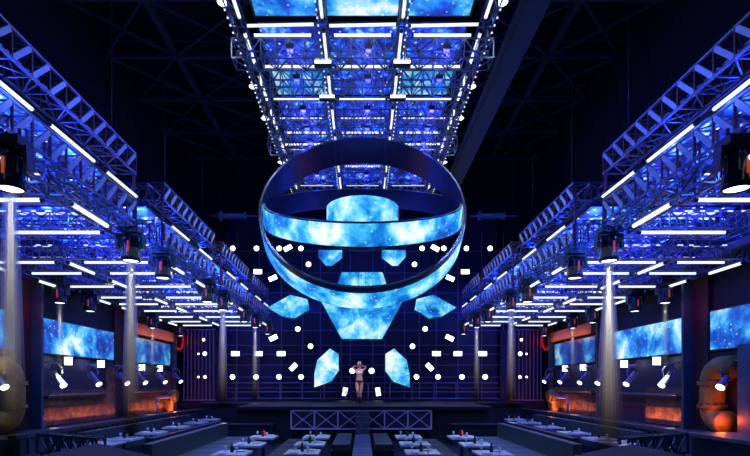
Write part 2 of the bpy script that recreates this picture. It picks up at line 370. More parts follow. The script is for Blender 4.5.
# ---------------- side rigs ----------------
MODS = [(5.6, 10.6), (12.1, 16.25), (17.1, 21.1), (21.8, 25.6)]
WHERE = ['nearest the camera', 'second from the camera', 'third from the camera', 'farthest, beside the stage']
CROSSY = [[6.6, 8.28, 10.0], [12.4, 13.6, 15.4], [17.3, 18.7, 20.4], [22.2, 23.8, 25.3]]
for s in (-1, 1):
    side = 'left' if s < 0 else 'right'
    rows = (4.8, 7.2, 9.3) if s < 0 else (5.1, 7.4, 9.3)
    xi = rows[0]
    for mi_, (y0, y1) in enumerate(MODS):
        L = y1-y0; seg = max(6, round(L/.42))
        t = thing('lighting_rig', 'blue-lit lattice truss rig with white LED tubes, %s side, %s' % (side, WHERE[mi_]), 'truss', (0, 0, 0), 'side lighting rigs')
        f = -1 if s > 0 else 1
        for xx, zz, hh, sg in ((xi+.22, 6.89, .42, seg), (9.0, 6.89, .42, seg//2), ((rows[0]+rows[1])/2+.1, 6.89, .42, seg//2)):
            mb = MB(); truss(mb, (s*xx, y0, zz), (s*xx, y1, zz), .42, hh, sg, .035, 'steel', 'steel', -s if xx < 6 else None, 'redpost' if xx < 6 else None)
            mb.obj('upper_truss', t)
        mb = MB(); truss(mb, (s*(xi+.18), y0, 5.88), (s*(xi+.18), y1, 5.88), .36, .44, seg, .035, 'steel', 'steel', -s, 'redpost'); mb.obj('middle_truss', t)
        for r_ in rows:
            mb = MB(); truss(mb, (s*(r_+.17), y0, 5.42), (s*(r_+.17), y1, 5.42), .28, .28, round(L/.5), .03); mb.obj('lower_truss', t)
        for k, yc in enumerate(CROSSY[mi_]):
            mb = MB(); truss(mb, (s*(xi+.3), yc, 5.46), (s*9.35, yc, 5.46), .3, .32, 12, .028); mb.obj('cross_truss', t)
            mb = MB(); truss(mb, (s*(xi+.3), yc, 6.05), (s*9.35, yc, 6.05), .3, .36, 10, .03); mb.obj('cross_truss', t)
            # horizontal tubes: one in each bay
            for (ra, rb) in ((0, 1), (1, 2)):
                a_, b_ = rows[ra], rows[rb]; g = .25+.2*random.random()
                ledtube((s*(a_+g), yc-.2, 5.19), (s*(b_-.25-.25*random.random()), yc-.2, 5.19), t)
            ledtube((s*(xi+.6+random.random()*.5), yc+.35, 5.75), (s*(rows[1]-.1), yc+.35, 5.75), t, .022)
            ledtube((s*(rows[1]+.3+random.random()*.4), yc+.35, 5.75), (s*(rows[2]-.2), yc+.35, 5.75), t, .022)
            # pixel strip along the cross truss
            mb = MB()
            for q in range(14):
                if random.random() < .75:
                    X = xi+.5+q*(8.9-xi)/14; mb.box((s*X, yc-.17, 5.62+.0*q), (.07+.08*random.random(), .02, .025), 'pixel')
                if random.random() < .45:
                    X = xi+.5+q*(8.9-xi)/14; mb.box((s*X, yc-.17, 6.26), (.06+.08*random.random(), .02, .025), 'pixel')
            tag(mb.obj('pixel_strip', t), None, None, None, 'stuff')
        for e in (y0, y1):
            mb = MB(); truss(mb, (s*(xi+.45), e+(.2 if e == y0 else -.2), 6.89), (s*9.2, e+(.2 if e == y0 else -.2), 6.89), .36, .42, 11, .035); mb.obj('cross_truss', t)
            for xx in (xi+.05, 9.2):
                MB().bar((s*xx, e, 5.2), (s*xx, e, 7.1), .045, 'redpost' if xx < 6 else 'steel').obj('corner_post', t)
        # long tubes toward the stage
        for j, r_ in enumerate(rows):
            n = max(2, round(L/2.0)); 
            for k in range(n):
                a_ = y0+.15+k*L/n
                ledtube((s*r_, a_, 5.19), (s*r_, a_+1.15, 5.19), t, .038)
        n = max(2, round(L/1.9))
        for k in range(n):
            a_ = y0+.35+k*L/n; ledtube((s*(xi-.04), a_, 6.17), (s*(xi-.04), a_+1.25, 6.17), t, .028)
        # added blue wash pods that light the trusses
        n = 2 if mi_ else 3
        for k in range(n):
            yy = y0+(k+.5)*L/n
            added_washlight((s*(xi+1.0), yy, 6.4), t, 130)
            added_washlight((s*(xi+2.9), yy+.4, 6.4), t, 110, (.03, .03, 1.0))
            added_washlight((s*(xi+.75), yy+.5, 5.75), t, 50, (.03, .14, 1.0))
        lamp('POINT', (s*(xi-.9), (y0+y1)/2, 6.9), 26, (.08, .2, 1), t, .2)  # bare lamp added on the aisle side to brighten the fins, no fixture
        mb = MB()
        for yy in (y0+.6, y1-.6):
            for xx in (xi+.22, 9.0): mb.bar((s*xx, yy, 7.1), (s*xx, yy, 15.6), .012, 'black')
        mb.obj('hanger_cable', t)
        # video panels inside the rig
        for (a_, b_) in ((xi+.5, rows[1]-.05), (rows[1]+.05, 9.2)):
            q = thing('ceiling_screen', '%s deep blue video panel above the %s rig, %s' % ('inner' if a_ < 6 else 'outer', side, WHERE[mi_]), 'screen', (s*(a_+b_)/2, (y0+y1)/2, 6.56), 'video panels above the side rigs')
            MB().bb(-(b_-a_)/2, (b_-a_)/2, -L/2+.1, L/2-.1, 0, .06, 'black').obj('frame', q)
            MB().bb(-(b_-a_)/2+.04, (b_-a_)/2-.04, -L/2+.14, L/2-.14, -.012, 0, 'deep').obj('screen_face', q)

# ---------------- centre rig ----------------
XO, XM, ZT = 3.0, 1.0, 11.1
cr_y = [12.69, 13.94, 15.5, 16.6, 17.6, 18.8, 20.3, 22.2]
for i, X in enumerate((-XO, -XM, XM, XO)):
    lab = ['left outer', 'left inner', 'right inner', 'right outer'][i]
    t = thing('ceiling_truss', 'long truss with white LED tubes running toward the stage, %s one' % lab, 'truss', (0, 0, 0), 'long trusses of the centre rig')
    o_ = abs(X) > 2; sg = 1 if X > 0 else -1
    mb = MB(); truss(mb, (X+sg*(.13 if o_ else .0), 9, 11.33), (X+sg*(.13 if o_ else 0), 25, 11.33), .24 if o_ else .2, .34, 32, .035 if o_ else .03)
    if o_:
        for yy in (12.4, 15.9, 17.8, 21.3): mb.bar((X+sg*.2, yy, 11.4), (X+sg*.2, yy, 12.52), .05, 'darksteel').bar((X+sg*.1, yy, 12.52), (X+sg*.6, yy, 12.52), .05, 'darksteel')
    mb.obj('truss_beam', t)
    y = 9.1
    while y < 24.3:
        ledtube((X-sg*(.02), y, 11.1), (X-sg*.02, y+1.25, 11.1), t, .042 if o_ else .036)
        y += 1.75 if o_ else 1.75
    mb = MB()
    for q in range(60):
        mb.box((X+sg*(.28 if o_ else .1), 9.3+q*.26, 11.13), (.035, .045, .02), 'pixel')
    tag(mb.obj('pixel_strip', t), None, None, None, 'stuff')
    mb = MB()
    for yy in (10, 15, 20, 24.5): mb.bar((X, yy, 11.4), (X, yy, 15.6), .02, 'black')
    mb.obj('hanger_cable', t)
for i, Y in enumerate(cr_y):
    t = thing('cross_truss', 'blue-lit lattice truss crossing the centre rig, %s' % (['nearest the camera', 'second from the camera', 'third from the camera', 'fourth from the camera', 'fifth from the camera', 'sixth from the camera', 'next to farthest', 'farthest'][i]), 'truss', (0, 0, 0), 'cross trusses of the centre rig')
    wd = 3.35 if i in (0, 4) else 2.9
    for j, (xa, xb) in enumerate(((-wd, -1.12), (-.88, .88), (1.12, wd))):
        mb = MB(); truss(mb, (xa, Y+.35, 10.82), (xb, Y+.35, 10.82), .5, .5, 6, .036); mb.obj('truss_section', t)
    for xa, xb in ((-2.75, -1.3), (-.72, .72), (1.3, 2.75)):
        ledtube((xa, Y, 11.08), (xb, Y, 11.08), t, .034)
        if i in (0, 5): ledtube((xa-.1, Y-.33, 11.08), (xb+.1, Y-.38, 11.08), t, .034)
    for X in (-2, 0, 2):
        added_washlight((X+.15, Y+.1, 10.75), t, 75 if X else 60, BLUE if i % 2 else (.08, .08, 1.0))  # added pods giving the centre rig its blue light
for i, (y0, y1) in enumerate(((8.6, 12.9), (13.2, 14.85), (15.0, 16.4), (16.7, 19.6), (20, 24))):
    for j, (xa, xb) in enumerate(((-2.75, -1.0), (-.9, .9), (1.0, 2.75))):
        q = thing('ceiling_screen', '%s galaxy video panel above the centre rig, %s row from the camera' % (['left', 'middle', 'right'][j], ORD[i]), 'screen', ((xa+xb)/2, (y0+y1)/2, 11.75), 'video panels above the centre rig')
        MB().bb(xa-(xa+xb)/2-.06, (xb-xa)/2+.06, -(y1-y0)/2-.06, (y1-y0)/2+.06, 0, .1, 'black').obj('frame', q)
        MB().bb(-(xb-xa)/2, (xb-xa)/2, -(y1-y0)/2, (y1-y0)/2, -.02, 0, 'galaxy' if i == 0 else 'teal' if (i == 2 and j != 1) else 'deep2').obj('screen_face', q)
# blinders on the inner trusses
bl = thing('blinder_light', None, 'light'); used = [False]
MB().box((0, 0, 0), (.46, .16, .12), 'black').bar((-.2, 0, .06), (-.2, 0, .16), .03, 'steel').bar((.2, 0, .06), (.2, 0, .16), .03, 'steel').obj('housing', bl)
MB().box((0, -.085, 0), (.42, .02, .07), 'lens').obj('lens', bl)
for k, Y in enumerate((12.95, 14.5, 17.7)):
    for X in (-1, 1):
        place(bl, used, (X*1.02, Y, 10.52), 'bright white bar light under the %s inner truss, %s from the camera' % ('left' if X < 0 else 'right', ORD[k]), 'bar lights of the centre rig')

# ---------------- moving heads ----------------
def make_head(lit=True):
    t = thing('moving_head_light', None, 'light')
    MB().box((0, 0, -.06), (.40, .32, .12), 'black').box((0, -.165, -.06), (.2, .01, .05), 'blackglass').tube((-.12, 0, 0), (-.12, 0, .14), .025, 'steel').tube((.12, 0, 0), (.12, 0, .14), .025, 'steel').obj('base', t)
    mb = MB()
    for sg in (-1, 1):
        mb.bar((sg*.23, 0, -.12), (sg*.25, 0, -.42), .06, 'black', .16)
    mb.bar((-.25, 0, -.15), (.25, 0, -.15), .14, 'black', .05)
    mb.obj('yoke', t)
    h = MB().lathe([(0, -.16), (.10, -.165), (.15, -.20), (.17, -.30), (.17, -.50), (.185, -.60), (.19, -.68), (.165, -.69), (.155, -.675), (.155, -.60), (0, -.60)], (0, 0, 0), 'blackglass', 24)
    for a in range(8):
        c, n = math.cos(a*PI/4+.3), math.sin(a*PI/4+.3); h.bar((.172*c, .172*n, -.25), (.172*c, .172*n, -.48), .02, 'darksteel')
    ho = h.obj('head', t)
    MB().box((.02, -.178, -.42), (.035, .012, .22), 'amber').obj('display', ho)
    if lit: MB().lathe([(0, -.682), (.08, -.68), (.15, -.668)], (0, 0, 0), 'lens', 20).obj('lens', t)
    else: MB().lathe([(0, -.655), (.14, -.63)], (0, 0, 0), 'blackglass', 20).obj('lens', t)
    return t
mh = make_head(True); mh_used = [False]
def haze(length, dens):
    """thin smoke hanging in the beam, thinning out towards the lower end"""
    m = bpy.data.materials.new('haze'); m.use_nodes = True; nt = m.node_tree
    nt.nodes.remove(nt.nodes['Principled BSDF'])
    v = nt.nodes.new('ShaderNodeVolumeScatter'); v.inputs['Color'].default_value = (1, 1, 1, 1)
    tc = nt.nodes.new('ShaderNodeTexCoord'); sp = nt.nodes.new('ShaderNodeSeparateXYZ'); nt.links.new(tc.outputs['Object'], sp.inputs[0])
    mr = nt.nodes.new('ShaderNodeMapRange'); nt.links.new(sp.outputs[2], mr.inputs['Value'])
    mr.inputs['From Min'].default_value = -length; mr.inputs['From Max'].default_value = 0
    mr.inputs['To Min'].default_value = 0; mr.inputs['To Max'].default_value = dens
    pw = nt.nodes.new('ShaderNodeMath'); pw.operation = 'MULTIPLY'; nt.links.new(mr.outputs[0], pw.inputs[0])
    mr2 = nt.nodes.new('ShaderNodeMapRange'); nt.links.new(sp.outputs[2], mr2.inputs['Value'])
    mr2.inputs['From Min'].default_value = -length; mr2.inputs['From Max'].default_value = -length*.2
    nt.links.new(mr2.outputs[0], pw.inputs[1]); nt.links.new(pw.outputs[0], v.inputs['Density'])
    nt.links.new(v.outputs[0], nt.nodes['Material Output'].inputs['Volume'])
    return m
def beam(loc, length, half, energy, label):
    x, y, z = loc; r0 = .085
    t = thing('light_beam', label, 'light beam', loc, 'hazy light beams'); t['kind'] = 'stuff'
    for f, dens in ((1, .08), (.76, .13), (.52, .22), (.30, .40)):  # nested cones build the beam's soft edge and fade into the smoke
        k = 'haze%.1f%.2f' % (length, dens)
        if k not in M: M[k] = haze(length, dens)
        r1 = (r0+length*math.tan(half))*f
        MB().lathe([(0, 0), (r0*f, 0), (r1, -length), (0, -length)], (0, 0, 0), k, 20).obj('haze', t)
    lamp('SPOT', (x, y, z-.01), energy, (1.0, .95, .88), None, .05, angle=2*half+.10, blend=.5)
HEADS = [(6.75, 1), (10.25, 1), (11.9, 0), (15.3, 0), (17.0, 1), (20.1, 0), (22.1, 1), (25.0, 0)]
for s in (-1, 1):
    side = 'left' if s < 0 else 'right'; xi = 4.75 if s < 0 else 5.05
    for k, (Y, b) in enumerate(HEADS):
        if s > 0 and k == 0: b = 0
        place(mh, mh_used, (s*xi, Y, 5.42 if k else 5.52), 'black moving head lamp under the inner edge of the %s rig, %s from the camera' % (side, ORD[k]), 'moving heads under the side rigs')
        if b: beam((s*xi, Y, 4.73 if k else 4.83), 4.1 if s > 0 and k == 1 else 3.6 if k < 4 else 3.3, .055 if s > 0 and k == 1 else .032, 11000 if s > 0 and k == 1 else 6500, 'hazy white beam under the %s moving head of the %s rig' % (ORD[k], side))
    for k, (Y, b) in enumerate([(15.2, 1), (16.9, 0), (20.0, 0), (21.9, 1), (25.3, 0)]):
        place(mh, mh_used, (s*9.2, Y, 5.37), 'black moving head lamp close to the %s wall, %s from the camera' % (side, ORD[k]), 'moving heads along the walls')
        if b: beam((s*9.2, Y, 4.68), 2.3, .03, 4500, 'hazy beam in front of the %s wall, %s' % (side, 'nearer' if Y < 18 else 'farther'))
    for k, Y in enumerate((12.4, 15.9, 17.8, 21.3)):
        place(mh, mh_used, (s*3.45, Y, 12.36), 'moving head lamp hanging off the %s edge of the centre rig, %s from the camera' % (side, ORD[k]), 'moving heads of the centre rig')
        lamp('SPOT', (s*3.45, Y, 11.6), 800, (.55, .7, 1.0), None, .15, angle=1.1, blend=.8)

# ---------------- ring chandelier ----------------
def ring(name, label, R, W, cy, cz, tilt, lo, hi, matn):
    t = thing(name, label, 'ring', (0, cy, cz), None, (tilt, 0, 0))
    n = 96; th = .07
    def band(r0, r1, z0, z1, m):
        return MB().lathe([(r0, z0), (r1, z0), (r1, z1), (r0, z1), (r0, z0)], (0, 0, 0), m, n)
    o = band(R-th, R, -W/2, W/2, 'ringmetal'); 
    oo = o.obj('band', t)
    for p in oo.data.polygons: p.use_smooth = False
    band(R+.002, R+.02, -W/2+lo, W/2-hi, matn).obj('led_strip', t)
    return t
Q = .9; RY = 17.0*Q
ra = ring('led_ring', 'largest tilted ring with a galaxy LED strip around its outer face', 3.42*Q, 1.04*Q, RY, CZ+5.70*Q, math.radians(62.5), .03, .24, 'ringgalaxy')
rb = ring('led_ring', 'flatter inner ring with a galaxy LED strip, nested inside the largest ring', 3.30*Q, .70*Q, RY, CZ+(6.14-.30)*Q, math.radians(29), .02, .04, 'ringgalaxy')
for q in (-1, 1): MB().tube((q*3.28*Q, 0, .05), (q*3.44*Q, 0, .05), .06, 'ringmetal', 14).obj('pivot_pin', rb)
t = thing('led_drum', 'round galaxy LED drum hanging in the middle of the rings', 'screen', (0, RY, CZ+4.9*Q)); t.scale = (Q, Q, Q)
MB().lathe([(1.17, 0), (1.2, 0), (1.2, 1.12), (1.17, 1.12), (1.12, 1.12), (1.12, 0), (1.17, 0)], (0, 0, 0), 'ringmetal', 64).obj('drum_shell', t)
MB().lathe([(1.202, .03), (1.215, .03), (1.215, 1.09), (1.202, 1.09)], (0, 0, 0), 'ringgalaxy', 64).obj('led_strip', t)
for a in range(4):
    c, n = math.cos(a*PI/2+.7), math.sin(a*PI/2+.7); MB().bar((1.15*c, 1.15*n, 1.1), (1.15*c, 1.15*n, 4.5), .015, 'darksteel').obj('hanger_cable', t)
t = thing('ring_hanger', 'thin dark cables holding the rings under the centre rig', 'cable')
for X, Y, z in ((-2.3, 16.6, CZ+6.8), (2.3, 16.6, CZ+6.8), (0, 16.75, CZ+8.0)):
    MB().bar((X, Y, z), (X, Y, 11.0), .02, 'darksteel').obj('cable', t)
lamp('POINT', (0, 16.6, 7.2), 14, (.12, .2, 1.0), None, .3)

# ---------------- polygon screens ----------------
def poly(pts, Y, label, tilt=0):
    P = [(px(x, Y), hz(y, Y)) for x, y in pts]
    cx = sum(p[0] for p in P)/len(P); cz = sum(p[1] for p in P)/len(P)
    t = thing('polygon_screen', label, 'screen', (cx, Y, cz), 'faceted galaxy screens'); n = len(P)
    def prism(sc, y0, y1, m):
        vs = [((x-cx)*sc, y0, (z-cz)*sc) for x, z in P]+[((x-cx)*sc, y1, (z-cz)*sc) for x, z in P]
        return MB().add(vs, [tuple(range(n)), tuple(range(2*n-1, n-1, -1))]+[(i, i+n, (i+1) % n+n, (i+1) % n) for i in range(n)], m)
    prism(1.05, 0, .16, 'ringmetal').obj('frame', t)
    prism(.97, -.015, 0, 'polygalaxy').obj('screen_face', t)
    mb = MB(); top = max(P, key=lambda p: p[1])
    for k in (-.25, .25): mb.bar((k*.6, .1, (top[1]-cz)*.5), (k*.6, .1, 14-cz+1.5), .015, 'darksteel')
    mb.obj('hanger_cable', t)
for s, sd in ((-1, 'left'), (1, 'right')):
    f = lambda L: [(362.0+s*x, y) for x, y in L] if s > 0 else [(362.0-x, y) for x, y in L][::-1]
    poly(f([(19.5, 250), (44, 250), (44, 257), (36, 266), (30, 266), (19.5, 258)]), 22, 'small faceted screen hanging behind the rings, %s one of the pair' % sd)
    poly(f([(52, 309.8), (54, 299), (71.6, 294.5), (95, 307.6), (80.5, 316.5), (67, 318.6)]), 21.5, 'lozenge screen beside the rig, %s of the rings' % sd)
    poly(f([(23, 353.5), (32, 348), (45, 360), (48, 374), (48, 388), (31, 382), (23, 371)]), 24, 'tall faceted screen at the %s of the dancer on stage' % sd)
poly([(341, 272), (383, 272), (392, 298), (332, 298)], 21.5, 'upper central screen, widening downward, behind the lowest ring band')
poly([(320, 301), (404, 301), (382.6, 339.5), (341, 339.5)], 21.2, 'large central screen below the rings, narrowing downward')

# ---------------- stage ----------------
SZ = 1.38
st = thing('stage', 'dark raised stage with a lattice front under the dancer', 'stage', (0, 0, 0))
MB().bb(-4.9, 4.9, 19.0, 22.6, 1.26, SZ, 'stage').bb(-7.4, 7.4, 22.6, 28.1, 1.26, SZ, 'stage').obj('deck', st)
MB().bb(-4.8, 4.8, 19.25, 19.4, 0, 1.26, 'wall').bb(-4.8, -4.7, 19.4, 22.7, 0, 1.26, 'wall').bb(4.7, 4.8, 19.4, 22.7, 0, 1.26, 'wall').bb(-7.3, -4.8, 22.7, 22.8, 0, 1.26, 'wall').bb(4.8, 7.3, 22.7, 22.8, 0, 1.26, 'wall').obj('front_panel', st)
mb = MB(); x0, x1, z0, z1, yf = -2.72, 2.62, .53, 1.22, 19.05
for i in range(7):
    X = x0+(x1-x0)*i/6; mb.bar((X, yf, z0), (X, yf, z1), .05, 'frontpipe_lit')
    if i < 6:
        X2 = x0+(x1-x0)*(i+1)/6
        mb.bar((X, yf, z0), (X2, yf, z1), .03, 'frontpipe_lit'); mb.bar((X, yf, z1), (X2, yf, z0), .03, 'frontpipe_lit')
        mb.bb(X, X2, yf+.05, yf+.08, z0, z1, 'panel')
mb.bar((x0, yf, z0), (x1, yf, z0), .05, 'frontpipe_lit'); mb.bar((x0, yf, z1), (x1, yf, z1), .05, 'frontpipe_lit')
mb.obj('front_lattice', st)
# backdrop with pipe grid
MBK = 27.0
mb = MB().bb(-7.45, 7.45, 27.6, 27.7, SZ, 11.5, 'panel')
bd = thing('backdrop', 'navy backdrop wall behind the stage carrying a grid of thin pipes', 'backdrop')
mb.obj('panel', bd)
mb = MB()
cols = [225, 235.5, 258, 280.5, 302, 320, 341, 350, 373, 385, 405, 420, 437, 459, 483, 505]
for x in cols: mb.tube((px(x, MBK), MBK+.3, SZ), (px(x, MBK), MBK+.3, 10.5), .028, 'pipegrid', 6)
for y in (250, 272, 292, 312, 330, 345, 354, 365, 377, 388, 392, 399):
    mb.tube((px(225, MBK), MBK+.24, hz(y, MBK)), (px(505, MBK), MBK+.24, hz(y, MBK)), .028, 'pipegrid', 6)
mb.obj('pipe_grid', bd)
mb = MB(); gy = 26.2
for y in (383, 392, 398.5): mb.tube((px(232, gy), gy, hz(y, gy)), (px(498, gy), gy, hz(y, gy)), .035, 'pipegrid', 6)
for x in range(236, 500, 22): mb.tube((px(x, gy), gy, SZ), (px(x, gy), gy, hz(383, gy)), .03, 'pipegrid', 6)
tag(mb.obj('stage_railing'), 'low pipe railing standing across the back of the stage', 'railing')
# backdrop lamps
rd = thing('round_spotlight', None, 'light'); rdu = [False]
MB().lathe([(0, .0), (.09, -.0), (.13, .08), (.15, .26), (.135, .26), (.13, .24), (0, .24)], (0, 0, 0), 'black', 20, 'y').tube((0, .02, 0), (0, .3, 0), .02, 'steel').obj('housing', rd)
MB().lathe([(0, .262), (.135, .262)], (0, 0, 0), 'lens', 20, 'y').obj('lens', rd)
pn = thing('panel_light', None, 'light'); pnu = [False]
MB().box((0, 0, 0), (.48, .12, .28), 'black').tube((0, .05, 0), (0, .3, 0), .02, 'steel').obj('housing', pn)
MB().box((0, -.065, 0), (.44, .02, .24), 'lens').obj('lens', pn)
def side_of(x): return 'left' if x < 362 else 'right'
def rlight(x, y, lab, Y=27.0, sc=1.0):
    o = place(rd, rdu, (px(x, Y), Y, hz(y, Y)), lab, 'round spotlights on the backdrop'); o.scale = (sc,)*3; return o
def plight(x, y, lab, rot=0, Y=27.0, sc=1.0):
    o = place(pn, pnu, (px(x, Y), Y, hz(y, Y)), lab, 'rectangular lights on the backdrop', (0, rot, 0)); o.scale = (sc,)*3; return o
for k, x in enumerate((233.8, 257, 279.8, 301.6)): rlight(x, 377, 'round white spotlight in the low backdrop row, left half, %s from the outside' % ORD[k])
for k, x in enumerate((484, 461, 437.3, 416)): rlight(x, 377, 'round white spotlight in the low backdrop row, right half, %s from the outside' % ORD[k])
for k, x in enumerate((235.7, 258.5, 281.3)): plight(x, 353.7, 'level white panel light on the backdrop, left half, %s from the outside' % ORD[k])
for k, x in enumerate((482.4, 457.6, 436.3)): plight(x, 353.7, 'level white panel light on the backdrop, right half, %s from the outside' % ORD[k])
for s, sd in ((-1, 'left'), (1, 'right')):
    X = lambda d: 361.5+s*d
    rlight(X(63), 329.5, 'round spotlight just under the lozenge screen, %s half of the backdrop' % sd)
    rlight(X(50.5), 346.6, 'round spotlight above the tilted panel light, %s half of the backdrop' % sd)
    plight(X(88), 338, 'tilted panel light below the lozenge screen tip, %s half' % sd, s*.45)
    plight(X(68), 367, 'steeply tilted panel light between the two low rows, %s half' % sd, s*.8)
    plight(X(16.5), 391.7, 'upright panel light beside the legs of the dancer, %s one' % sd, s*1.4)
    rlight(X(19.5) if s < 0 else 375.5, 405, 'small dim floor spotlight at the stage back, %s one' % sd, 25.5, .42)
    rlight(362 + s*9.5, 371, 'round spotlight right behind the shoulders of the dancer, %s one' % sd, 27, 1.1)
    for k, (d, y) in enumerate(((127.5, 249.7), (104, 249.7), (81.5, 249.7), (60, 249.7))):
        rlight(X(d), y, 'round spotlight high on the backdrop, %s half, %s from the outside' % (sd, ORD[k]))
    plight(X(73.5), 248.4, 'tilted panel light in the high row seen through the rings, %s half' % sd, s*.5)
    rlight(X(52.5), 265.5, 'round spotlight below the high row seen through the rings, %s half' % sd)
    plight(X(103.5), 272, 'level panel light beside the large ring, %s half' % sd)
    plight(X(88.5), 278.4, 'tilted panel light beside the large ring, %s half' % sd, s*.4)

# tube curtains flanking the stage
for s, sd in ((-1, 'left'), (1, 'right')):
    t = thing('tube_curtain', 'row of tall vertical pipes closing the %s corner beside the stage' % sd, 'pipes')
    for k in range(9):
        X = px(362.5+s*(149+k*3.7), 26.6)
        MB().tube((X, 26.6, SZ), (X, 26.6, 5.15), .035, 'pipegrid', 8).obj('pipe', t)
    mb = MB()
    for z in (1.4, 5.15): mb.bar((px(362.5+s*147, 26.6), 26.6, z), (px(362.5+s*181, 26.6), 26.6, z), .06, 'pipegrid')
    mb.obj('rail', t)
    MB().bb(s*7.5, s*9.7, 27.2, 27.3, .0, 5.2, 'panel').obj('back_panel', t)
    MB().bb(s*7.5, s*9.7, 26.3, 27.2, 0, SZ-.03, 'stage').obj('plinth', t)
    for k, (d, y, sc) in enumerate(((158, 340, .55), (156.5, 354, .8), (156.5, 377, .6), (163.5, 377, .4), (163.5, 354, .35))):
        rlight(362.5+s*d, y, 'small spotlight among the vertical pipes in the %s corner, %s of five' % (sd, ORD[k]), 26.45, sc)
    # red neon ring
    mb = MB(); R = .62
    pts = [(0, R*math.cos(a), R*math.sin(a)) for a in [2*PI*i/32 for i in range(33)]]
    mb.path(pts, .045, 'neonred', 8)
    t = thing('neon_ring', 'glowing red ring on the far end of the %s wall' % sd, 'neon', (s*9.75, 26.55, hz(338, 26.6)))
    mb.obj('neon_tube', t)
    MB().lathe([(R+.12, 0), (R+.12, .05), (R-.15, .05), (R-.15, 0), (R+.12, 0)], (0, 0, 0), 'redwall', 32, 'y').obj('mounting_plate', t, (s*.08, 0, 0), (0, 0, s*PI/2))
    lamp('POINT', (s*9.3, 26.4, 4.5), 3, (1, .03, .02), None, .1)

# blue hoist bars
for s, sd in ((-1, 'left'), (1, 'right')):
    t = thing('hoist_bar', 'blue drum hoist on a thin bar hanging high at the %s of the rings' % sd, 'hoist', (s*5.7, 22, hz(216, 22)))
    MB().tube((-.95, 0, 0), (1.1, 0, 0), .035, 'yoke').obj('bar', t)
    MB().tube((-.55, 0, 0), (.55, 0, 0), .11, 'yoke', 14).tube((-.6, 0, 0), (-.5, 0, 0), .2, 'yoke', 14).tube((.5, 0, 0), (.56, 0, 0), .16, 'yoke', 14).obj('drum', t)
    for q in (-.9, 1.05): MB().bar((q, 0, 0), (q, 0, 6), .015, 'black').obj('hanger_cable', t)
    lamp('POINT', (s*5.7, 21.3, hz(216, 22)+.3), 4, (.1, .2, 1), None, .1)

# ---------------- wall spotlights with ring yokes, panel squares ----------------
def make_wallspot(s):
    t = thing('wall_spotlight', None, 'light')
    MB().box((s*.1, 0, .42), (.1, .7, .04), 'yoke').box((s*.1, 0, .36), (.06, .1, .1), 'yoke').obj('bracket', t)
    pts = [(.19*math.cos(a), 0, .14+.22*math.sin(a)) for a in [2*PI*i/20 for i in range(21)]]
    MB().path(pts, .028, 'yoke', 8).obj('yoke', t)
    d = Vector((-s*.66, -.22, -.72)).normalized()
    a = Vector((s*.05, 0, .1)); b = a+d*.5
    MB().tube(a-d*.05, a+d*.2, .065, 'yoke', 16, .08).tube(a+d*.2, b, .08, 'yoke', 16, .105).obj('barrel', t)
    MB().tube(b, b+d*.03, .10, 'lens', 18).obj('lens', t)
    return t
for s, sd in ((-1, 'left'), (1, 'right')):
    ws = make_wallspot(s); u = [False]
    for k, Y in enumerate((12.85, 15.35, 17.4, 19.5, 21.1, 23.2, 25.2)):
        place(ws, u, (s*9.4, Y, hz(376, Y)-.02), 'blue-grey spotlight in a ring yoke below the %s wall screens, %s from the camera' % (sd, ORD[k]), 'ring yoke spotlights on the walls')
    sq = thing('square_light', None, 'light')
    MB().box((0, .05, 0), (.26, .1, .26), 'black').bar((0, .05, .1), (s*.4, .05, .14), .03, 'darksteel').obj('housing', sq)
    MB().box((0, -.005, 0), (.25, .02, .25), 'lens').obj('lens', sq); u = [False]
    for k, x in enumerate((294, 261.5, 220.5, 202.5)):
        Y = 500*9.45/x
        place(sq, u, (s*9.45, Y, hz(361+(0, 3, 6.5, 7.5)[k], Y)), 'small square white light under the %s wall screens, %s from the camera' % (sd, ORD[k]), 'square lights on the walls')

